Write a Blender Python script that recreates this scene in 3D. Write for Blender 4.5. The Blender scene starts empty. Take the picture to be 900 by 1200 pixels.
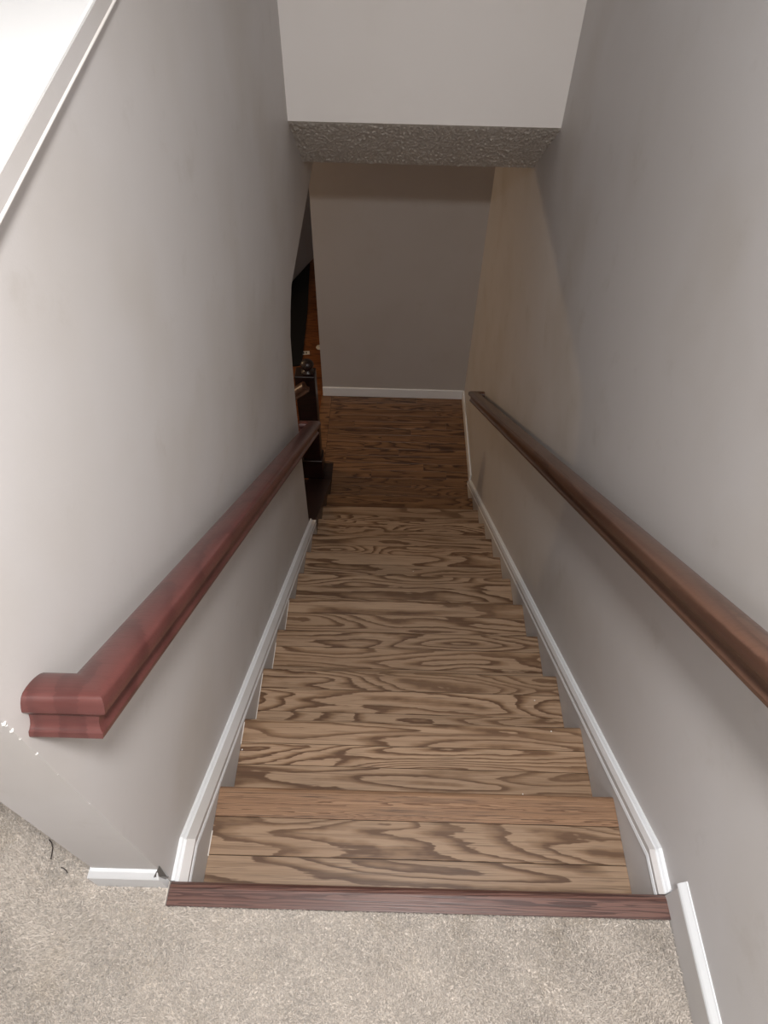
import bpy, bmesh, math, random
import numpy as np
from mathutils import Vector, Matrix, noise
random.seed(7); rng = np.random.default_rng(7)
S = bpy.context.scene; C = S.collection
# ------------------------------------------------------------ measured layout (metres)
RISE, RUN = .18, .2668
XL, XR = -.467, .6675          # stairwell wall faces
TL, TR = -.432, .6412          # ends of the treads = faces of the skirt boards
YH, ZH = 2.606, .655           # upper wall over the stairs, its lower edge
YB, XBL = 4.269, -.581         # far wall and its free left end
ZF = -12*RISE                  # lower landing
YE = 2.27                      # where the left wall ends
XO = -.612                     # outer face of the left wall
ZL = -2.7                      # floor of the room below
# ------------------------------------------------------------ camera
def make_camera():
    cx, cy, cz, pi, ya, ro, f = -.0025, -.3172, 1.6892, .8711, -.0021, .0254, 775.05
    F = Vector((math.sin(ya)*math.cos(pi), math.cos(ya)*math.cos(pi), -math.sin(pi)))
    R = Vector((math.cos(ya), -math.sin(ya), 0)); U = R.cross(F)
    R2 = R*math.cos(ro)+U*math.sin(ro); U2 = -R*math.sin(ro)+U*math.cos(ro)
    cam = bpy.data.cameras.new('camera'); o = bpy.data.objects.new('camera', cam); C.objects.link(o)
    m = Matrix.Identity(4)
    for i in range(3): m[i][0], m[i][1], m[i][2] = R2[i], U2[i], -F[i]
    m.translation = (cx, cy, cz); o.matrix_world = m
    cam.sensor_fit = 'HORIZONTAL'; cam.sensor_width = 36; cam.lens = f/900*36
    cam.clip_start = .02; S.camera = o
make_camera()
# ------------------------------------------------------------ light and exposure
w = bpy.data.worlds.new('world'); S.world = w; w.use_nodes = True
w.node_tree.nodes['Background'].inputs[0].default_value = (.75, .85, 1, 1)
w.node_tree.nodes['Background'].inputs[1].default_value = 1.0
S.view_settings.view_transform = 'Standard'; S.view_settings.look = 'None'
S.view_settings.gamma = 1; S.view_settings.use_curve_mapping = False
S.view_settings.exposure = 0.06
def light(name, kind, loc, power, col, size=.2, size_y=None, aim=None):
    l = bpy.data.lights.new(name, kind); l.energy = power; l.color = col
    if kind == 'AREA':
        l.size = size
        if size_y: l.shape = 'RECTANGLE'; l.size_y = size_y
        else: l.shape = 'DISK'
    else: l.shadow_soft_size = size
    o = bpy.data.objects.new(name, l); C.objects.link(o); o.location = loc
    if aim is not None: o.rotation_euler = (Vector(aim)-Vector(loc)).to_track_quat('-Z', 'Y').to_euler()
    return o
light('ceiling_lamp_light', 'AREA', (.12, -.40, 2.365), 48, (1, .985, .975), .26, aim=(.12, -.40, 0))
light('window_daylight', 'AREA', (-3.12, -.8, 1.55), 17, (.88, .94, 1), 1.3, 1.1, aim=(0, -.4, 1.2))
light('pendant_light', 'POINT', (-2.7, 4.1, -.28), 34, (1, .70, .42), .06)

# ------------------------------------------------------------ materials
def mat(name, rough=.6):
    m = bpy.data.materials.new(name); m.use_nodes = True
    nt = m.node_tree; b = nt.nodes['Principled BSDF']; b.inputs['Roughness'].default_value = rough
    return m, nt, b
def N(nt, t, **kw):
    n = nt.nodes.new(t)
    for k, v in kw.items():
        if k in n.inputs.keys(): n.inputs[k].default_value = v
        else: setattr(n, k, v)
    return n
def L(nt, a, b): nt.links.new(a, b)
def lin(*c):
    return tuple(((x/255+.055)/1.055)**2.4 if x > 10 else x/255/12.92 for x in c)+(1,)
def mixc(nt, fac, a, b, blend='MIX'):
    n = nt.nodes.new('ShaderNodeMix'); n.data_type = 'RGBA'; n.blend_type = blend
    for s, v in ((n.inputs[0], fac), (n.inputs[6], a), (n.inputs[7], b)):
        if isinstance(v, bpy.types.NodeSocket): L(nt, v, s)
        else: s.default_value = v
    return n.outputs[2]
def math_(nt, op, a, b=0, clamp=False):
    n = nt.nodes.new('ShaderNodeMath'); n.operation = op; n.use_clamp = clamp
    for s, v in ((n.inputs[0], a), (n.inputs[1], b)):
        if isinstance(v, bpy.types.NodeSocket): L(nt, v, s)
        else: s.default_value = v
    return n.outputs[0]
def ramp(nt, fac, stops, interp='LINEAR'):
    n = nt.nodes.new('ShaderNodeValToRGB'); n.color_ramp.interpolation = interp
    e = n.color_ramp.elements
    while len(e) < len(stops): e.new(.5)
    for el, (p, c) in zip(e, stops): el.position = p; el.color = c if len(c) == 4 else (*c, 1)
    L(nt, fac, n.inputs[0]); return n.outputs[0]
def noise_(nt, vec, scale=(1, 1, 1), s=1.0, detail=2, rough=.5, dist=0):
    mp = N(nt, 'ShaderNodeMapping'); mp.inputs['Scale'].default_value = scale; L(nt, vec, mp.inputs['Vector'])
    n = N(nt, 'ShaderNodeTexNoise'); n.inputs['Scale'].default_value = s; n.inputs['Detail'].default_value = detail
    n.inputs['Roughness'].default_value = rough; n.inputs['Distortion'].default_value = dist
    L(nt, mp.outputs[0], n.inputs['Vector']); return n.outputs['Fac']
def bump(nt, b, h, strength, dist):
    n = N(nt, 'ShaderNodeBump'); n.inputs['Strength'].default_value = strength; n.inputs['Distance'].default_value = dist
    L(nt, h, n.inputs['Height']); L(nt, n.outputs[0], b.inputs['Normal'])

def paint(name, col, rough=.55, smudge=.5, b_str=.25):
    m, nt, b = mat(name, rough)
    tc = N(nt, 'ShaderNodeTexCoord'); v = tc.outputs['Object']
    big = noise_(nt, v, s=1.8, detail=3); sm = noise_(nt, v, s=7, detail=5, rough=.65)
    f1 = math_(nt, 'MULTIPLY', math_(nt, 'SUBTRACT', big, .48, True), 4*smudge, True)
    c = mixc(nt, f1, lin(*col), lin(col[0]-18, col[1]-22, col[2]-30))
    f2 = math_(nt, 'MULTIPLY', math_(nt, 'SUBTRACT', sm, .60, True), 2.5*smudge, True)
    c = mixc(nt, f2, c, lin(col[0]-38, col[1]-44, col[2]-54))
    L(nt, c, b.inputs['Base Color'])
    peel = noise_(nt, v, s=260, detail=2)
    bump(nt, b, peel, b_str, .0006)
    r = math_(nt, 'ADD', math_(nt, 'MULTIPLY', sm, .2), rough-.1); L(nt, r, b.inputs['Roughness'])
    return m
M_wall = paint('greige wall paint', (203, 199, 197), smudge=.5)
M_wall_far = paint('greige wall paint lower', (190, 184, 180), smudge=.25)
M_white = paint('white trim paint', (243, 245, 247), .35, .15, .08)
M_cap = paint('blown-out ledge white', (250, 250, 250), .4, .0, .05)  # near-white: the strong light on the ledge top put into its colour
M_ceil = paint('ceiling paint', (225, 222, 218), .8, .1, .3)
M_head = paint('upper wall paint', (240, 235, 231), .6, .12)

def oak(name, light_c, mid_c, dark_c, rings=(2.2, 5.0), sx=1.5, sy=11, rough=.35, tint=.12, pore=.6, coat=.25, axis='X', wig=.05):
    """Flat-sawn oak: contour rings of a stretched noise field with open pores; board runs along X (or Y)."""
    m, nt, b = mat(name, rough)
    tc = N(nt, 'ShaderNodeTexCoord'); oi = N(nt, 'ShaderNodeObjectInfo'); rnd = oi.outputs['Random']
    cb = N(nt, 'ShaderNodeCombineXYZ')
    L(nt, math_(nt, 'MULTIPLY', rnd, 37.3), cb.inputs[0]); L(nt, math_(nt, 'MULTIPLY', rnd, 91.7), cb.inputs[1]); L(nt, math_(nt, 'MULTIPLY', rnd, 13.1), cb.inputs[2])
    add = N(nt, 'ShaderNodeVectorMath', operation='ADD'); L(nt, tc.outputs['Object'], add.inputs[0]); L(nt, cb.outputs[0], add.inputs[1])
    v = add.outputs[0]
    if axis == 'X': sc = lambda a, c: (a, c, c)
    else: sc = lambda a, c: (c, a, c)
    field = noise_(nt, v, sc(sx, sy), 1, 1.0, .35, .35)
    wiggle = noise_(nt, v, sc(14, 40), 1, 2, .5)
    f = math_(nt, 'ADD', field, math_(nt, 'MULTIPLY', wiggle, wig))
    rnd2 = math_(nt, 'FRACT', math_(nt, 'MULTIPLY', rnd, 17.7))
    k = math_(nt, 'ADD', math_(nt, 'MULTIPLY', rnd2, (rings[1]-rings[0])*2), rings[0]*2)
    feather = noise_(nt, v, sc(9, 230), 1, 2, .6)
    f = math_(nt, 'ADD', f, math_(nt, 'MULTIPLY', feather, .03))
    r = math_(nt, 'FRACT', math_(nt, 'MULTIPLY', f, k))
    col = ramp(nt, r, [(0, lin(*dark_c)), (.14, lin(*dark_c)), (.30, lin(*mid_c)), (.52, lin(*light_c)), (.95, lin(*light_c)), (1, lin(*dark_c))])
    fine = noise_(nt, v, sc(7, 330), 1, 2, .6)
    pf = math_(nt, 'MULTIPLY', math_(nt, 'SUBTRACT', fine, .52, True), 5*pore, True)
    col = mixc(nt, pf, col, lin(*[int(x*.62) for x in mid_c]))
    streak = noise_(nt, v, sc(1.6, 95), 1, 3, .6)
    col = mixc(nt, math_(nt, 'MULTIPLY', math_(nt, 'SUBTRACT', streak, .50, True), 3.0, True), col, lin(*[int(x*.9) for x in mid_c]))
    br = noise_(nt, v, sc(1.2, 6), 1, 2)
    col = mixc(nt, math_(nt, 'MULTIPLY', math_(nt, 'SUBTRACT', br, .45, True), 1.5, True), col, lin(*mid_c))
    hs = N(nt, 'ShaderNodeHueSaturation'); L(nt, col, hs.inputs['Color'])
    rnd3 = math_(nt, 'FRACT', math_(nt, 'MULTIPLY', rnd, 53.3))
    L(nt, math_(nt, 'ADD', math_(nt, 'MULTIPLY', rnd3, tint*2), 1-tint), hs.inputs['Value'])
    L(nt, hs.outputs[0], b.inputs['Base Color'])
    L(nt, math_(nt, 'ADD', math_(nt, 'MULTIPLY', fine, .25), rough-.1), b.inputs['Roughness'])
    b.inputs['Coat Weight'].default_value = coat; b.inputs['Coat Roughness'].default_value = .25
    bump(nt, b, math_(nt, 'SUBTRACT', 1, pf), .25, .0004)
    return m
M_oak = oak('stained oak strip', (168, 140, 114), (140, 111, 85), (98, 71, 51), rings=(2.5, 7))
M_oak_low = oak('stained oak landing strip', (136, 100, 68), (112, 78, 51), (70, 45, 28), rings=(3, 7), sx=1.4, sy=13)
M_nose1 = oak('orange quartered oak nosing', (160, 126, 98), (138, 104, 78), (108, 78, 56), rings=(14, 18), sx=.6, sy=60, tint=.02, pore=1.1)
M_nose0 = oak('dark red oak landing nosing', (112, 80, 70), (94, 62, 54), (70, 44, 38), rings=(8, 10), sx=.4, sy=34, tint=.02, pore=1.2, coat=.6)
M_rail_l = oak('mahogany stained rail', (96, 54, 50), (90, 50, 46), (80, 42, 39), rings=(3, 4), sx=7, sy=1.6, tint=.03, pore=.3, rough=.33, coat=.35, axis='X')
M_rail_r = oak('walnut stained rail', (96, 68, 54), (90, 62, 48), (78, 52, 40), rings=(2, 3), sx=26, sy=1.2, tint=.03, pore=.2, rough=.33, coat=.35)
M_dark = oak('dark espresso stained wood', (38, 17, 14), (30, 12, 11), (20, 8, 7), rings=(3, 5), tint=.05, rough=.4, coat=.25, pore=.2)
M_orange = oak('orange oak lower floor', (140, 86, 44), (122, 70, 34), (90, 50, 24), rings=(3, 6), sy=14, tint=.12)

def plain(name, col, rough=.5, metal=0, emit=0, ecol=None):
    m, nt, b = mat(name, rough); tc = N(nt, 'ShaderNodeTexCoord')
    n = noise_(nt, tc.outputs['Object'], s=30, detail=3)
    c = mixc(nt, math_(nt, 'MULTIPLY', n, .35), lin(*col), lin(*[int(x*.8) for x in col]))
    L(nt, c, b.inputs['Base Color']); b.inputs['Metallic'].default_value = metal
    if emit: b.inputs['Emission Color'].default_value = ecol; b.inputs['Emission Strength'].default_value = emit
    return m
M_black = plain('black wool rug', (14, 14, 16), .95)
M_thread = plain('dark thread', (52, 42, 38), .8)
M_steel = plain('grey metal', (150, 150, 150), .35, .9)
M_brass = plain('dark bronze bracket', (70, 58, 48), .4, .8)
M_speck = plain('white paint speck', (245, 243, 238), .5)
M_caulk = plain('dried white caulk', (225, 218, 210), .7)
M_glow = plain('frosted lamp glass', (250, 245, 235), .4, 0, 3.0, (1, .95, .88, 1))
M_glow2 = plain('warm lamp glass', (250, 225, 190), .4, 0, 6.0, (1, .72, .42, 1))
M_card = plain('white paper', (236, 230, 220), .7)
M_ink = plain('dark print', (50, 45, 42), .7)

def carpet_mat():
    m, nt, b = mat('beige plush carpet pile', .95)
    tc = N(nt, 'ShaderNodeTexCoord'); v = tc.outputs['Object']
    blot = noise_(nt, v, s=7, detail=4, rough=.6); fine = noise_(nt, v, s=260, detail=2)
    c = mixc(nt, fine, lin(208, 197, 185), lin(236, 227, 217))
    c = mixc(nt, math_(nt, 'MULTIPLY', math_(nt, 'SUBTRACT', blot, .54, True), 2.6, True), c, lin(188, 172, 150))
    L(nt, c, b.inputs['Base Color']); b.inputs['Sheen Weight'].default_value = .3
    return m
M_carpet = carpet_mat()
def popcorn_mat():
    m, nt, b = mat('popcorn ceiling texture', .95)
    tc = N(nt, 'ShaderNodeTexCoord'); n = noise_(nt, tc.outputs['Object'], s=180, detail=3)
    L(nt, ramp(nt, n, [(0, lin(178, 170, 160)), (1, lin(222, 216, 208))]), b.inputs['Base Color'])
    bump(nt, b, n, .6, .002); return m
M_pop = popcorn_mat()

# ------------------------------------------------------------ mesh helpers
def mesh_obj(name, verts, faces, m, parent=None, smooth=False):
    me = bpy.data.meshes.new(name); me.from_pydata([tuple(v) for v in verts], [], faces); me.update()
    if smooth: me.polygons.foreach_set('use_smooth', [True]*len(me.polygons))
    me.materials.append(m); o = bpy.data.objects.new(name, me); C.objects.link(o)
    if parent is not None: o.parent = parent
    return o
def bm_obj(name, bm, m, parent=None, smooth=False):
    bmesh.ops.recalc_face_normals(bm, faces=bm.faces)
    me = bpy.data.meshes.new(name); bm.to_mesh(me); bm.free()
    if smooth: me.polygons.foreach_set('use_smooth', [True]*len(me.polygons))
    me.materials.append(m); o = bpy.data.objects.new(name, me); C.objects.link(o)
    if parent is not None: o.parent = parent
    return o
def box_bm(x0, x1, y0, y1, z0, z1, bev=0, bm=None):
    own = bm is None; b2 = bmesh.new()
    vs = [b2.verts.new((x, y, z)) for x in (x0, x1) for y in (y0, y1) for z in (z0, z1)]
    for f in ((0, 1, 3, 2), (4, 6, 7, 5), (0, 4, 5, 1), (2, 3, 7, 6), (0, 2, 6, 4), (1, 5, 7, 3)): b2.faces.new([vs[i] for i in f])
    if bev: bmesh.ops.bevel(b2, geom=b2.edges[:], offset=bev, segments=1, affect='EDGES')
    if own: return b2
    tmp = bpy.data.meshes.new('tmp'); b2.to_mesh(tmp); b2.free(); bm.from_mesh(tmp); bpy.data.meshes.remove(tmp); return bm
def box(name, x0, x1, y0, y1, z0, z1, m, parent=None, bev=0):
    """A box whose origin is its own centre."""
    c = Vector(((x0+x1)/2, (y0+y1)/2, (z0+z1)/2))
    o = bm_obj(name, box_bm(x0-c.x, x1-c.x, y0-c.y, y1-c.y, z0-c.z, z1-c.z, bev), m, parent)
    o.location = c; return o
def struct(o): o['kind'] = 'structure'; return o
def tag(o, label, cat, group=None, kind=None):
    o['label'] = label; o['category'] = cat
    if group: o['group'] = group
    if kind: o['kind'] = kind
    return o
def empty(name, loc): o = bpy.data.objects.new(name, None); o.location = loc; o.empty_display_size = .1; C.objects.link(o); return o
def adopt(o, root):   # keep world placement under an unrotated root
    o.parent = root; o.location = Vector(o.location)-root.location; return o
def prism_x(name, pts_yz, x0, x1, m, parent=None, xf=None):
    """Extrude a polygon in the y-z plane along x; xf(y,z) may bend the x0/x1 faces."""
    n = len(pts_yz)
    vs = [((x0 if not callable(x0) else x0(y, z)), y, z) for y, z in pts_yz]+[((x1 if not callable(x1) else x1(y, z)), y, z) for y, z in pts_yz]
    bm = bmesh.new(); bv = [bm.verts.new(v) for v in vs]
    bm.faces.new(bv[:n]); bm.faces.new(bv[n:][::-1])
    for i in range(n): bm.faces.new((bv[i], bv[(i+1) % n], bv[n+(i+1) % n], bv[n+i]))
    bmesh.ops.triangulate(bm, faces=[f for f in bm.faces if len(f.verts) > 4])
    return bm_obj(name, bm, m, parent)
def sweep(name, path, prof, nrm, m, parent=None, origin=(0, 0, 0), smooth=False):
    """Sweep a closed profile (u across, w along nrm) down a path lying in the plane with normal nrm; mitred corners."""
    path = [Vector(p)-Vector(origin) for p in path]; nrm = Vector(nrm).normalized(); k = len(prof); rings = []
    for i, p in enumerate(path):
        ds = []
        if i > 0: ds.append((p-path[i-1]).normalized())
        if i < len(path)-1: ds.append((path[i+1]-p).normalized())
        bs = [nrm.cross(t) for t in ds]
        off = bs[0] if len(bs) == 1 else (bs[0]+bs[1])/(1+bs[0].dot(bs[1]))
        rings.append([p+off*u+nrm*w_ for u, w_ in prof])
    vs = [v for r in rings for v in r]; fs = []
    for i in range(len(path)-1):
        for j in range(k):
            a, b = i*k+j, i*k+(j+1) % k; fs.append((a, b, b+k, a+k))
    bm = bmesh.new(); bv = [bm.verts.new(v) for v in vs]
    for f in fs: bm.faces.new([bv[q] for q in f])
    bm.faces.new(bv[:k]); bm.faces.new(bv[-k:][::-1])
    o = bm_obj(name, bm, m, parent)
    if smooth:
        for p_ in o.data.polygons: p_.use_smooth = len(p_.vertices) == 4
        o.data.set_sharp_from_angle(angle=math.radians(32))
    o.location = origin; return o
def lathe(name, prof, m, parent=None, loc=(0, 0, 0), seg=24):
    vs = []; fs = []
    for r, z in prof:
        for i in range(seg): a = 2*math.pi*i/seg; vs.append((r*math.cos(a), r*math.sin(a), z))
    for j in range(len(prof)-1):
        for i in range(seg): a = j*seg+i; b = j*seg+(i+1) % seg; fs.append((a, b, b+seg, a+seg))
    fs.append(tuple(range(seg))[::-1]); fs.append(tuple(range((len(prof)-1)*seg, len(prof)*seg)))
    o = mesh_obj(name, vs, fs, m, parent, True); o.location = loc; return o

# ------------------------------------------------------------ the setting
def smooth01(t): t = max(0, min(1, t)); return t*t*(3-2*t)
def wall_x(y, z):   # the left wall leans in a little towards the upper far corner
    return XL+.029*smooth01(y/2.4)*smooth01((z+.6)/1.2)
CAP0 = 1.317        # underside of the ledge on the half wall at y = .411, rising .154 per metre
def capz(y): return CAP0+.154*(y-.411)
def left_wall():
    # fine grid on the inner face so the slight lean stays smooth; outline polygon clipped in y and z
    bm = bmesh.new()
    def lower(y):                      # bottom edge of the wall at y
        if y <= YE-.03: return -2.95
        return .055+.075*(y-YE)
    ys = [0]+[i*.15 for i in range(1, 15)]+[YE-.03]
    cols = []
    for y in ys:
        zs = [-2.95, -2.2, -1.4, -.9, -.6, -.45, -.3, -.15, 0, .15, .3, .45, .6, .8, 1.0, 1.2, capz(y)]
        cols.append([(y, z) for z in zs])
    yo = [YE-.03, YE+.02, YE+.10, 2.5, YH, 2.8, 3.0, 3.2, 3.4, 3.7, 4.0, YB+.1]
    cols2 = []
    for i, y in enumerate(yo):
        zb = -.12 if i == 0 else (-.02 if i == 1 else lower(y))
        top = capz(y)
        cols2.append([(y, zb+(top-zb)*t) for t in (0, .08, .16, .25, .35, .45, .6, .8, 1)])
    def side(cols_, fx, flip):
        g = [[bm.verts.new((fx(y, z), y, z)) for y, z in c] for c in cols_]
        for a, b in zip(g, g[1:]):
            for i in range(len(a)-1):
                f = (a[i], b[i], b[i+1], a[i+1]); bm.faces.new(f if not flip else f[::-1])
        return g
    for cs in (cols, cols2):
        A = side(cs, wall_x, False); B = side(cs, lambda y, z: XO, True)
        rim = [(A[i][0], A[i+1][0], B[i+1][0], B[i][0]) for i in range(len(A)-1)]+[(A[i][-1], B[i][-1], B[i+1][-1], A[i+1][-1]) for i in range(len(A)-1)]
        for e in (0, -1):
            for i in range(len(A[e])-1): rim.append((A[e][i], A[e][i+1], B[e][i+1], B[e][i]))
        for f in rim: bm.faces.new(f)
    bmesh.ops.remove_doubles(bm, verts=bm.verts, dist=1e-5)
    o = bm_obj('wall_left', bm, M_wall)
    for p in o.data.polygons: p.use_smooth = False
    return struct(o)
left_wall()
# ledge on the half wall: board with an apron and a rounded lower bead
def cap_board():
    y0, y1 = -.02, YH
    def run(name, prof, m, parent=None):
        vs = [(x, y, capz(y)+z) for y in (y0, y1) for x, z in prof]; n = len(prof)
        return mesh_obj(name, vs, [(i, (i+1) % n, n+(i+1) % n, n+i) for i in range(n)]+[tuple(range(n))[::-1], tuple(range(n, 2*n))], m, parent)
    o = struct(run('trim_1', [(-.450, .0035), (-.450, .031), (-.640, .031), (-.640, 0), (-.452, 0)], M_wall))
    run('ledge_top', [(-.4505, .0312), (-.4505, .0345), (-.4535, .037), (-.642, .037), (-.642, .0312)], M_cap, o)
    run('ledge_bead', [(-.4498, .0004), (-.4482, .0010), (-.4480, .0028), (-.4488, .0040), (-.4498, .0054)], M_head, o)  # paler than the apron: light caught along the lower edge, put into colour
cap_board()
# right wall: one long face down the whole stairwell
struct(box('wall_right', XR, XR+.12, -2.2, YB+.12, -2.95, 2.44, M_wall))
# far wall of the lower landing, ending free at its left
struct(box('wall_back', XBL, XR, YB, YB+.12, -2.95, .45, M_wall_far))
# upper wall over the stairs and the sloping popcorn soffit under it
struct(box('wall_upper', -.45, XR, YH, YH+.1, ZH, 2.44, M_head))
def soffit():
    y1, z1 = 3.02, .33
    nx, ny = 250, 105; x0, x1 = -.452, XR
    vs = []; fs = []
    t = Vector((0, y1-YH, z1-ZH)); ln = t.length; n_ = Vector((0, t.z, -t.y)).normalized()
    for j in range(ny+1):
        for i in range(nx+1):
            p = Vector((x0+(x1-x0)*i/nx, YH, ZH))+t*(j/ny)
            edge = min(1, j/4, (ny-j)/3)
            v = noise.noise(p*170)*.6+noise.noise(p*80)*.4
            h = max(0, v+.12)*.014*edge
            vs.append(p+n_*h)
    for j in range(ny):
        for i in range(nx): a = j*(nx+1)+i; fs.append((a, a+nx+1, a+nx+2, a+1))
    o = mesh_obj('ceiling', vs, fs, M_pop, None, True); struct(o)
    # the solid behind the textured face and the flat ceiling further back
    prism_x('soffit_core', [(YH+.004, ZH+.004), (y1, z1+.004), (y1, z1+.2), (YH+.1, ZH+.2), (YH+.1, ZH+.01)], -.45, XR, M_ceil, o)
    struct(box('ceiling', -.46, XR, y1, YB, z1, z1+.1, M_ceil))
soffit()
# upper hall shell (mostly behind and beside the camera)
struct(box('ceiling', -3.3, XR+.12, -2.3, YH+.1, 2.44, 2.54, M_ceil))
struct(box('wall_rear', -3.3, XR+.12, -2.3, -2.2, -.1, 2.44, M_wall))
struct(box('wall_hall', -3.3, XO, 2.1, 2.2, -2.7, 2.44, M_wall))
for i, (y0, y1, z0, z1) in enumerate([(-2.2, -1.6, -.1, 2.44), (0, 2.1, -.1, 2.44), (-1.6, 0, -.1, .9), (-1.6, 0, 2.15, 2.44)]):
    struct(box('wall_outer', -3.3, -3.2, y0, y1, z0, z1, M_wall))
wf = struct(box('window_1', -3.22, -3.18, -1.6, 0, .86, .90, M_white))
for a in [(-1.6, -1.55, .9, 2.15), (-.05, 0, .9, 2.15), (-1.55, -.05, 2.1, 2.15), (-.82, -.78, .9, 2.1)]:
    o = box('window_frame', -3.24, -3.19, *a, M_white); adopt(o, wf)
# landing floor under the carpet, hall side and stair side
struct(box('floor', -3.2, XR, -2.2, -.052, -.20, -.012, M_carpet))
struct(box('floor', -3.2, XO, -.052, 2.1, -.20, -.012, M_carpet))
struct(box('floor', XO, XL-.002, -.052, -.0005, -.20, -.012, M_carpet))
# baseboards of the upper landing
def baseboard_right():
    o = struct(prism_x('baseboard_right', [(-2.2, -.01), (-.004, -.01), (-.004, .078), (-2.2, .078)], XR-.014, XR-.0002, M_wall))
    prof = [(0, 0), (0, .0135), (.006, .0135), (.012, .011), (.024, .004), (.028, .0025), (.028, 0)]
    vs = [(XR-w_-.0003, y, .078+u) for y in (-2.2, .004) for u, w_ in prof]; n = len(prof)
    mesh_obj('baseboard_cap', vs, [(i, (i+1) % n, n+(i+1) % n, n+i) for i in range(n)]+[tuple(range(n))[::-1], tuple(range(n, 2*n))], M_white, o)
baseboard_right()
def baseboard_left():
    prof = [(0, -.01), (.015, -.01), (.015, .070), (.013, .076), (.006, .094), (.003, .098), (0, .098)]   # out, z
    pts = [(-.470, 0), (XO, 0), (XO, 2.1)]; vs = []; n = len(prof)
    for i, (x, y) in enumerate(pts):
        for o_, z in prof:
            vs.append((x-(o_ if i > 0 else 0), y-(o_ if i < 2 else 0), z))
    fs = [(r*n+i, r*n+(i+1) % n, (r+1)*n+(i+1) % n, (r+1)*n+i) for r in range(2) for i in range(n)]
    struct(mesh_obj('baseboard_left', vs, fs+[tuple(range(n)), tuple(range(2*n, 3*n))], M_white))
baseboard_left()

# ------------------------------------------------------------ carpet (pile nobody could count)
def carpet():
    def patch(x0, x1, y0, y1, dens):
        n = int((x1-x0)*(y1-y0)*dens); return np.c_[rng.uniform(x0, x1, n), rng.uniform(y0, y1, n)]
    P = np.vstack([patch(-1.35, XR-.016, -.42, -.047, 300000), patch(-1.35, XO-.018, -.047, .55, 200000),
                   patch(XO-.018, XL-.004, -.047, -.017, 260000),
                   patch(-1.35, XR-.016, -.8, -.42, 60000)])
    n = len(P)
    def field(s, ph):   # smooth pseudo-noise for the lie of the pile
        x, y = P[:, 0]*s, P[:, 1]*s
        return (np.sin(x*1.3+1.7*np.sin(y*.9+ph))+np.sin(y*1.7+1.3*np.sin(x*1.1-ph))+np.sin((x+y)*2.3+ph*2)*.6)/2.6
    lx = .30*field(14, .3)+rng.normal(0, .30, n); ly = .30*field(11, 2.1)+rng.normal(0, .30, n)-.05
    h = .0125*(1+.22*field(23, 4))*rng.uniform(.75, 1.2, n); wd = rng.uniform(.0007, .0014, n)
    a = rng.uniform(0, math.pi, n); dx, dy = np.cos(a)*wd, np.sin(a)*wd
    base = np.c_[P, np.full(n, -.012)]
    V = np.empty((n, 5, 3))
    mid = base+np.c_[lx*h*.35, ly*h*.35, h*.6]; tip = base+np.c_[lx*h, ly*h, h]
    side = np.c_[dx, dy, np.zeros(n)]
    V[:, 0] = base-side; V[:, 1] = base+side; V[:, 2] = mid+side*1.1; V[:, 3] = mid-side*1.1; V[:, 4] = tip+rng.normal(0, .0006, (n, 3))
    me = bpy.data.meshes.new('carpet'); me.vertices.add(n*5); me.vertices.foreach_set('co', V.reshape(-1))
    b = (np.arange(n)*5)[:, None]
    idx = np.concatenate([b+np.array([[0, 1, 2, 3]]), b+np.array([[3, 2, 4]])], 1).reshape(-1)
    me.loops.add(n*7); me.loops.foreach_set('vertex_index', idx)
    ls = (np.arange(n)*7)[:, None]+np.array([[0, 4]])
    me.polygons.add(n*2); me.polygons.foreach_set('loop_start', ls.reshape(-1))
    me.update(calc_edges=True); me.validate()
    me.materials.append(M_carpet); o = bpy.data.objects.new('carpet', me); C.objects.link(o)
    tag(o, 'beige plush carpet covering the upper landing up to the dark stair nosing', 'carpet', kind='stuff')
carpet()
def thread(pts, r, label):
    bm = bmesh.new(); prev = None; c0 = Vector(pts[0])
    P = [Vector(p)-c0 for p in pts]
    for i, p in enumerate(P):
        t = (P[min(i+1, len(P)-1)]-P[max(i-1, 0)]).normalized(); s = t.cross(Vector((0, 0, 1))).normalized(); u = s.cross(t)
        ring = [bm.verts.new(p+(s*math.cos(q)+u*math.sin(q))*r) for q in (0, 1.26, 2.51, 3.77, 5.03)]
        if prev:
            for k in range(5): bm.faces.new((prev[k], prev[(k+1) % 5], ring[(k+1) % 5], ring[k]))
        else: bm.faces.new(ring)
        prev = ring
    bm.faces.new(prev[::-1]); o = bm_obj('thread', bm, M_thread, None, True); o.location = c0; tag(o, label, 'thread')
thread([(-.765, .075, .0035), (-.757, .069, .0045), (-.750, .058, .005), (-.748, .045, .0045), (-.747, .034, .003)], .0013,
       'longer curved dark thread lying on the carpet left of the wall end')
thread([(-.718, .018, .003), (-.712, .0165, .004), (-.704, .012, .0035), (-.700, .0075, .003)], .0011,
       'short dark thread lying on the carpet close to the baseboard corner')

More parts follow.
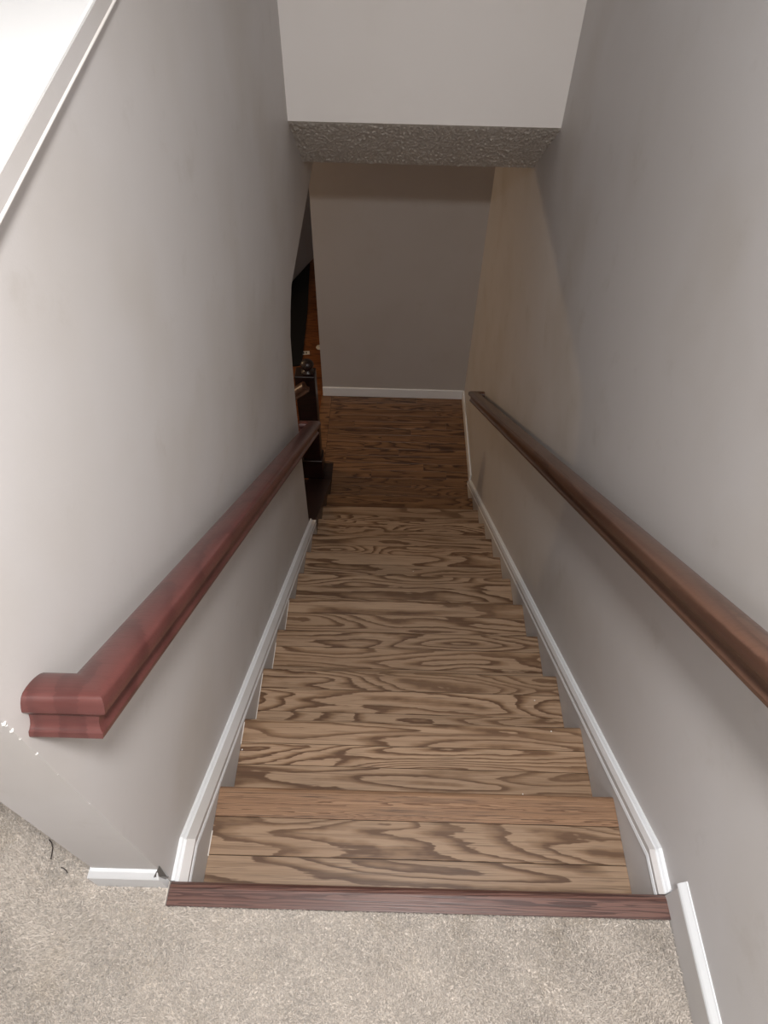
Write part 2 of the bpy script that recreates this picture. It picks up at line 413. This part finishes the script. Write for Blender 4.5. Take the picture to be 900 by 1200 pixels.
# ------------------------------------------------------------ staircase
stair = tag(empty('staircase', (0, 0, ZF)), 'straight oak strip staircase running down between the two walls', 'staircase')
MESH = {}
def board(kind, name, x0, x1, y0, y1, zt, th, m, front=False, label=None):
    """A strip board; front=True gives it the half-round edge of a nosing. Alike boards share mesh data."""
    key = (kind, round(x1-x0, 4), round(y1-y0, 4))
    if key not in MESH:
        hw, hd = (x1-x0)/2, (y1-y0)/2-.0003
        if front:
            pr = [(-hd, 0), (hd-th*.5, 0)]+[(hd-th*.5+th*.5*math.sin(a), -th*.5+th*.5*math.cos(a)) for a in (.5, 1.0, 1.57, 2.1, 2.6)]+[(hd-th*.5, -th), (-hd, -th)]
        else: pr = [(-hd+.0012, 0), (hd-.0012, 0), (hd-.0004, -.0012), (hd-.0004, -th), (-hd+.0004, -th), (-hd+.0004, -.0012)]
        n = len(pr); vs = [(x, y, z) for x in (-hw, hw) for y, z in pr]
        me = bpy.data.meshes.new(name)
        me.from_pydata(vs, [], [(i, (i+1) % n, n+(i+1) % n, n+i) for i in range(n)]+[tuple(range(n))[::-1], tuple(range(n, 2*n))])
        me.materials.append(m); me.update(); MESH[key] = me
    o = bpy.data.objects.new(name, MESH[key]); C.objects.link(o); o.parent = stair
    o.location = (((x0+x1)/2), (y0+y1)/2, zt-ZF)
    if label: o['label'] = label
    return o
# top nosing runs wall to wall
board('n0', 'nosing', XL+.004, XR-.0005, -.052, 0, .003, .032, M_nose0, True, 'dark red-brown nosing at the carpet edge')
TH = .026
for k in range(1, 12):
    z = -k*RISE; y0 = (k-1)*RUN; y1 = k*RUN; g = .0008
    mk = M_oak if k < 11 else M_oak_low
    board('nf' if k == 1 else 'n%d' % (k == 11), 'nosing', TL+g, TR-g, y1-.080, y1, z, TH, M_nose1 if k == 1 else mk, True,
          'orange fine-grained nosing of the first step' if k == 1 else None)
    w2 = [.090, .093, .067, .085][k % 4]
    board('b%d' % (k % 4 if k < 11 else 9), 'tread_board', TL+g, TR-g, y1-.080-w2, y1-.080, z-.0006, .02, mk)
    board('c%d' % (k % 4 if k < 11 else 9), 'tread_board', TL+g, TR-g, y0-.018, y1-.080-w2, z-.0003, .02, mk)
for k in range(1, 13):
    y = (k-1)*RUN-.03; zt = -(k-1)*RISE-(TH if k > 1 else .030); zb = -k*RISE-(.0 if k < 12 else 0)
    key = 'r%d' % (k == 1)
    o = box('riser', TL+.0008, TR-.0008, y-.006, y+.012, zb+.0003, zt-.0006, M_oak, stair, .0005); o.location.z -= ZF
# dried caulk along the left ends of some treads and a few paint specks
for k, ya, yb in ((1, .09, .15), (3, .02, .24), (4, .05, .2), (5, -.01, .25), (2, .18, .25)):
    o = box('caulk_line', TL, TL+.0022, (k-1)*RUN+ya, (k-1)*RUN+yb, -k*RISE, -k*RISE+.0025, M_caulk, stair); o.location.z -= ZF
def speck(x, y, z, r, m, name, parent, label=None, nrm='z'):
    bm = bmesh.new(); bmesh.ops.create_icosphere(bm, subdivisions=1, radius=r)
    for v in bm.verts:
        v.co += Vector((random.uniform(-.3, .3), random.uniform(-.3, .3), random.uniform(-.3, .3)))*r
        if nrm == 'z': v.co.z *= .45
    o = bm_obj(name, bm, m, parent); o.location = (x, y, z)
    if parent is not None: o.location = o.location-parent.location
    return o
for x, y, k in ((.545, .515, 2), (.432, .32, 2), (.55, .70, 3), (.16, 1.75, 7), (-.425, .43, 2)):
    speck(x, y, -k*RISE+.0006, .0022, M_speck, 'paint_speck', stair)

# skirt boards painted like the wall, white moulding on top
SL = RISE/RUN
def skirt(side, y_end, z_top0):
    xw, xf = (XL, TL) if side < 0 else (XR, TR)
    yk = .092                                    # where the short level piece turns down the slope
    zt = z_top0
    dz = lambda y: zt-SL*(y-yk)
    # board: from behind the steps up to under the moulding
    pts = [(-.03, -.40), (-.03, -.034)]
    pts += [(-.0005, -.034), (-.0005, zt-.012), (yk, zt-.012), (y_end, dz(y_end)-.012), (y_end, max(dz(y_end)-.40, ZF)), (YH*.6, dz(YH*.6)-.45)]
    if side > 0: pts[6:8] = [(y_end, ZF), (11*RUN-.02, ZF), (YH*.6, dz(YH*.6)-.45)]
    o = struct(prism_x('trim_2' if side < 0 else 'trim_3', pts, min(xw, xf)+(.0005 if side < 0 else 0), max(xw, xf)-(.0005 if side > 0 else 0), M_wall))
    t = abs(xf-xw)
    prof = [(0, 0), (0, .007), (-.004, .010), (-.007, .009), (-.009, .012), (-.019, t*.62), (-.023, t*.68), (-.025, t+.001), (-.034, t+.003), (-.036, t+.001), (-.036, 0)]
    path = [(xw, .0008, zt), (xw, yk, zt), (xw, y_end, dz(y_end))]
    # nrm points out of the wall; u must be "up": choose sign so nrm x dir has +z
    nrm = Vector((1 if side < 0 else -1, 0, 0))
    if nrm.cross(Vector((0, 1, 0))).z < 0: prof = [(-u, w_) for u, w_ in prof]
    mo = sweep('skirt_moulding', path, prof, nrm, M_white, o, smooth=False)
skirt(-1, 2.30, -.012)
skirt(1, 3.24, .008)

# ------------------------------------------------------------ lower landing floor of oak strips
slab = struct(box('floor', XBL+.01, XR, 11*RUN-.02, YB, ZF-.12, ZF-.018, M_dark))
PM = {}
def plank(x0, x1, y0, y1, zt, m, parent, name='plank', along='X'):
    key = (round(x1-x0, 4), round(y1-y0, 4), m.name)
    if key not in PM:
        bm = box_bm(-(x1-x0)/2+.0005, (x1-x0)/2-.0005, -(y1-y0)/2+.0005, (y1-y0)/2-.0005, -.018, 0)
        bmesh.ops.bevel(bm, geom=[e for e in bm.edges if all(v.co.z > -.001 for v in e.verts)], offset=.0006, segments=1, affect='EDGES')
        bmesh.ops.recalc_face_normals(bm, faces=bm.faces)
        me = bpy.data.meshes.new(name); bm.to_mesh(me); bm.free(); me.materials.append(m); PM[key] = me
    o = bpy.data.objects.new(name, PM[key]); C.objects.link(o); o.parent = parent
    o.location = Vector(((x0+x1)/2, (y0+y1)/2, zt))-parent.location; return o
y = YB-.002; row = 0; X0, X1 = -.502, XR-.001
W = .0825
cuts_by_row = {0: [.25], 1: [-.1], 2: [.42], 3: [.05], 4: [-.28, .5], 5: [.2], 6: [-.05], 7: [-.19, .36], 8: [.1], 9: [-.33], 10: [.3], 11: [-.12, .48], 12: [.2], 13: [-.2]}
rows = []
while y-W > 3.2: rows.append((y-W, y)); y -= W
rows.append((11*RUN-.018, y))
last = rows.pop(); span = last[1]-last[0]; nn = max(1, round(span/W))
for i in range(nn): rows.append((last[1]-span*(i+1)/nn, last[1]-span*i/nn))
for i, (a, b) in enumerate(rows):
    xs = [X0]+cuts_by_row.get(i, [0])+[X1]
    xl = TL+.001 if a < 3.18 else X0
    xr = TR-.001 if b < 3.24 else X1
    xs[0] = xl; xs[-1] = xr
    if a < 3.36 and xl == X0: xs[0] = -.43
    for u, v in zip(xs, xs[1:]): plank(u, v, a, b, ZF, M_oak_low, slab)
# border nosing along the open left side, running down the room
o = box('border_nosing', -.592, -.5025, 3.365, YB-.002, ZF-.022, ZF+.0005, M_oak_low, None, .002); adopt(o, slab)
# baseboards of the lower landing
def base_low(name, x0, x1, y0, y1, h=.095):
    bb = struct(box(name, x0, x1, y0, y1, ZF, ZF+h, M_white, None, .003))
    return bb
base_low('baseboard_back', XBL, XR-.014, YB-.013, YB-.0003)
base_low('baseboard_right', XR-.013, XR-.0003, 3.245, YB-.001)

# ------------------------------------------------------------ handrails
RAILP = [(-.0225, 0), (-.0235, .002), (-.0235, .007), (-.0205, .009), (-.0178, .013), (-.0172, .019), (-.0185, .026), (-.0225, .031), (-.0275, .0335), (-.0300, .036),
         (-.0307, .041), (-.0302, .047), (-.0280, .0525), (-.0240, .0560), (-.0160, .0585), (-.0080, .0596), (0, .0600)]
RAILP = [(u*(1.13 if w_ > .03 else 1.05), w_*1.2) for u, w_ in RAILP]
RAILP = RAILP+[(-u, w_) for u, w_ in RAILP[-2::-1]]
def handrail(side, ya, za, slope, yend, xc, m, label):
    """Bottom centre line passes (ya, za); ends turn back to the wall with mitred returns."""
    root = tag(empty('handrail', (xc, ya, za)), label, 'handrail')
    d = Vector((0, 1, -slope)).normalized(); nrm = Vector((0, slope, 1)).normalized()
    xw = XL+.0005 if side < 0 else XR-.0005
    A = Vector((xc, ya, za))+d*.0225
    B = Vector((xc, yend, za-slope*(yend-ya)))
    xa = xw; xb = xw
    if side < 0: xb = wall_x(B.y, B.z+.03)+.0006; xa = wall_x(A.y, A.z)+.0006
    path = [Vector((xa, A.y, A.z)), A, B, Vector((xb, B.y, B.z))]
    r = sweep('rail', path, RAILP, nrm, m, root, smooth=True)
    # object frame of the rail follows its slope so the grain runs along it
    rot = Matrix((Vector((1, 0, 0)), d, nrm)).transposed().to_4x4()
    r.data.transform(rot.inverted() @ Matrix.Translation(-Vector((xc, ya, za)))); r.rotation_euler = rot.to_euler(); r.location = (0, 0, 0)
    return root
handrail(-1, .011, .816, .695, 2.262, -.3925, M_rail_l, 'mahogany-red wooden handrail on the left wall with a returned near end')
handrail(1, -.05, .867, .666, 3.262, .5935, M_rail_r, 'walnut-brown wooden handrail running down the right wall')

# ------------------------------------------------------------ newel, curb, balustrade of the flight to the left
nx_, ny_ = -.564, 3.312
newel = tag(empty('newel_post', (nx_, ny_, ZF)), 'dark stained newel post with a ball top at the lower landing', 'newel post')
box('plinth', -.098, .070, -.066, .066, 0, .20, M_dark, newel, .004).location = (-.014, 0, .10)
box('shaft', -.078, .060, -.056, .056, .20, 1.0, M_dark, newel, .005).location = (-.009, 0, .60)
lathe('ball_top', [(.030, 0), (.044, .004), (.044, .012), (.024, .020), (.021, .028), (.036, .040), (.045, .058), (.043, .074), (.031, .090), (.014, .098), (.002, .100)], M_dark, newel, (.008, 0, 1.0))
def curb():
    y0, y1 = 2.285, 3.243; c = .036
    top = lambda y: -SL*y+c
    pts = [(y0, top(y0)), (y1, max(top(y1), ZF+.004)), (y1, ZF-.02), (y1, ZL), (y0, ZL)]
    o = prism_x('stair_curb', [(y-2.7, z-ZF) for y, z in pts], -.611+.5, -.432+.5, M_dark)
    o.location = (-.5, 2.7, ZF)
    tag(o, 'dark stained sloping curb between the left wall end and the newel post', 'curb')
curb()
speck(-.437, 2.275, -1.498, .008, M_speck, 'plaster_crumb', None)['label'] = 'white plaster crumb where the left moulding meets the dark curb'
bpy.data.objects['plaster_crumb']['category'] = 'crumb'
# short flight going down to the left
side_st = tag(empty('lower_stairs', (-.6, 3.8, ZL)), 'short oak flight descending to the left off the lower landing', 'stairs')
for k in (1, 2):
    z = ZF-k*RISE; x1 = -.592-(k-1)*.26
    o = box('tread_board', x1-.26, x1+.015, 3.37, YB+.12, z-.024, z, M_orange, None, .004); adopt(o, side_st)
for k in (1, 2, 3):
    z1 = ZF-(k-1)*RISE-.024; x1 = -.585-(k-1)*.26
    o = box('riser', x1-.015, x1, 3.37, YB+.12, z1-RISE+.024 if k < 3 else ZL+.001, z1-.0005, M_orange, None); adopt(o, side_st)
bal = tag(empty('balustrade', (-.62, 3.305, ZL)), 'dark rail with slim balusters descending left from the newel post', 'balustrade')
def slope_rail():
    d = Vector((-1, 0, -.80)).normalized(); nrm = Vector((-.80, 0, 1)).normalized()
    A = Vector((-.540, 3.215, -1.235)); B = A+d*.95
    sweep('rail', [A-bal.location, B-bal.location], [(u, w_) for u, w_ in RAILP], nrm, M_rail_r, bal, smooth=True)
    for i in range(7):
        x = -.66-.11*i; zt = A.z+(x-A.x)*.80+.002
        zb = ZF-.0005 if x > -.66 else ZF+.0005+(x+.66)*(ZF-ZL-.10)/.74
        o = box('baluster', x-.011, x+.011, 3.294+.066, 3.316+.066, zb, zt, M_dark, None, .002)
        o.location.y = 3.215
        o.location = Vector(o.location)-bal.location; o.parent = bal
slope_rail()
o = box('stringer', -1.42, -.6, 3.27, 3.362, ZL, ZF-.0, M_dark, None); 
bpy.data.objects.remove(o)
def side_stringer():
    pts = [(-.613, ZF+.0), (-.613, ZL), (-1.45, ZL), (-1.40, ZL+.10), (-.66, ZF+.0)]
    vs = [(x, yy, z) for yy in (3.19, 3.24) for x, z in pts]; n = len(pts)
    o = mesh_obj('stringer', [(a+.6, b-3.8, c-ZL) for a, b, c in vs], [(i, (i+1) % n, n+(i+1) % n, n+i) for i in range(n)]+[tuple(range(n))[::-1], tuple(range(n, 2*n))], M_dark, side_st)
side_stringer()

# ------------------------------------------------------------ room below
lf = struct(box('floor', -3.6, 1.0, 2.2, 8.4, ZL-.15, ZL-.018, M_dark))
for i in range(40):      # strips near the opening; each its own board
    x0 = -3.2+.0; yy = 4.42+i*.0825
    if yy > 7.7: break
    for u, v in ((-2.2, -1.15+.2*math.sin(i*2.1)), (-1.15+.2*math.sin(i*2.1), -.1)): plank(u, v, yy, yy+.0825, ZL, M_orange, lf)
for i in range(24):
    yy = 2.2+i*.0925; plank(-2.6, -1.46 if 3.2 < yy < 4.45 else -.62, yy, yy+.0925, ZL, M_orange, lf)
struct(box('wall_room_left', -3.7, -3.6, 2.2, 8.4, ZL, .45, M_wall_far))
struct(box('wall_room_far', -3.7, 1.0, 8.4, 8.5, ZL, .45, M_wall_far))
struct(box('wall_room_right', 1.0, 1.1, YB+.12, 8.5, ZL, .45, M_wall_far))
struct(box('ceiling', -3.7, XO, 2.2, YB+.12, .35, .45, M_ceil))
struct(box('ceiling', -3.7, 1.1, YB+.12, 8.5, .35, .45, M_ceil))
def slanted_wall():
    a, b = Vector((-1.62, 5.88)), Vector((-.80, 8.14)); t = (b-a).normalized(); nn_ = Vector((-t.y, t.x))*.1
    q = [a, b, b+nn_, a+nn_]
    vs = [(p.x, p.y, z) for z in (ZL, .35) for p in q]
    struct(mesh_obj('wall_room_angled', vs, [(0, 1, 2, 3), (7, 6, 5, 4), (0, 4, 5, 1), (1, 5, 6, 2), (2, 6, 7, 3), (3, 7, 4, 0)], M_wall_far))
slanted_wall()
def rug():
    # thick black rug, one rounded corner towards the stairs
    out = [(-1.9, 5.36), (-.99, 5.36)]+[(-.99+.06*math.sin(a), 5.42-.06*math.cos(a)) for a in (.4, .8, 1.2, 1.57)]+[(-.965, 6.4), (-1.035, 7.45), (-1.25, 6.87), (-1.62, 5.86), (-1.9, 5.86)]
    bm = bmesh.new(); vs = [bm.verts.new((x+1.2, y_-6, 0)) for x, y_ in out]; f = bm.faces.new(vs)
    r = bmesh.ops.extrude_face_region(bm, geom=[f]); bmesh.ops.translate(bm, verts=[v for v in r['geom'] if isinstance(v, bmesh.types.BMVert)], vec=(0, 0, .018))
    o = bm_obj('rug', bm, M_black); o.location = (-1.2, 6, ZL); tag(o, 'black rug on the orange wood floor of the room below', 'rug')
rug()
def card():
    o = box('paper_card', -.945, -.865, 5.57, 5.63, ZL, ZL+.002, M_card); o.rotation_euler.z = .15
    tag(o, 'small white printed card on the orange floor beside the black rug', 'card')
    for dx in (-.022, .004): mesh_obj('print', [(dx-.008, -.014, .0013), (dx+.008, -.014, .0013), (dx+.008, .014, .0013), (dx-.008, .014, .0013)], [(0, 1, 2, 3)], M_ink, o)
card()
o = lathe('white_disc', [(.004, 0), (.034, .004), (.038, .012), (.034, .022), (.016, .028), (.002, .029)], M_card, None, (-.765, 5.69, ZL))
tag(o, 'round white object on the orange floor at the edge of the far wall', 'disc')

# ------------------------------------------------------------ lamps
def ceiling_lamp():
    r = tag(empty('ceiling_lamp', (.12, -.40, 2.44)), 'round flush ceiling lamp with a frosted shade over the upper landing', 'lamp')
    lathe('lamp_base', [(.165, 0), (.165, -.012), (.155, -.018), (.02, -.018)], M_white, r, (0, 0, -.0005))
    lathe('lamp_shade', [(.15, 0), (.15, -.014), (.13, -.034), (.09, -.043), (.02, -.046)], M_glow, r, (0, 0, -.019))
ceiling_lamp()
def pendant():
    r = tag(empty('pendant_lamp', (-2.7, 4.1, .35)), 'small pendant lamp with a warm glass globe in the room below', 'lamp')
    lathe('canopy', [(.05, 0), (.05, -.012), (.01, -.02)], M_steel, r)
    lathe('cord', [(.003, 0), (.003, -.44)], M_ink, r, (0, 0, -.02), 8)
    lathe('lamp_holder', [(.014, 0), (.016, -.04), (.012, -.05)], M_steel, r, (0, 0, -.46), 12)
pendant()

# ------------------------------------------------------------ wear at the wall corner
def chips():
    zs = [.925, .905, .885, .878, .862, .835, .78, .70, .56, .22, .10]
    for i, z in enumerate(zs):
        r = [.003, .0025, .0035, .002, .003, .0018, .0022, .0015, .0015, .0012, .002][i]
        speck(XL-.001, .001, z, r, M_speck, 'plaster_chip', bpy.data.objects['wall_left'], nrm='')
chips()
def torn_bead():
    vs = [(XL-.004, -.004, .02), (XL+.006, .000, .03), (XL+.004, .004, .115), (XL-.012, -.012, .085), (XL-.016, -.014, .03), (XL+.010, -.006, .065)]
    o = mesh_obj('torn_corner_bead', vs, [(0, 1, 5), (1, 2, 5), (5, 2, 3), (5, 3, 0), (0, 3, 4)], M_steel, bpy.data.objects['wall_left'])
    m = o.modifiers.new('solid', 'SOLIDIFY'); m.thickness = .0008
torn_bead()
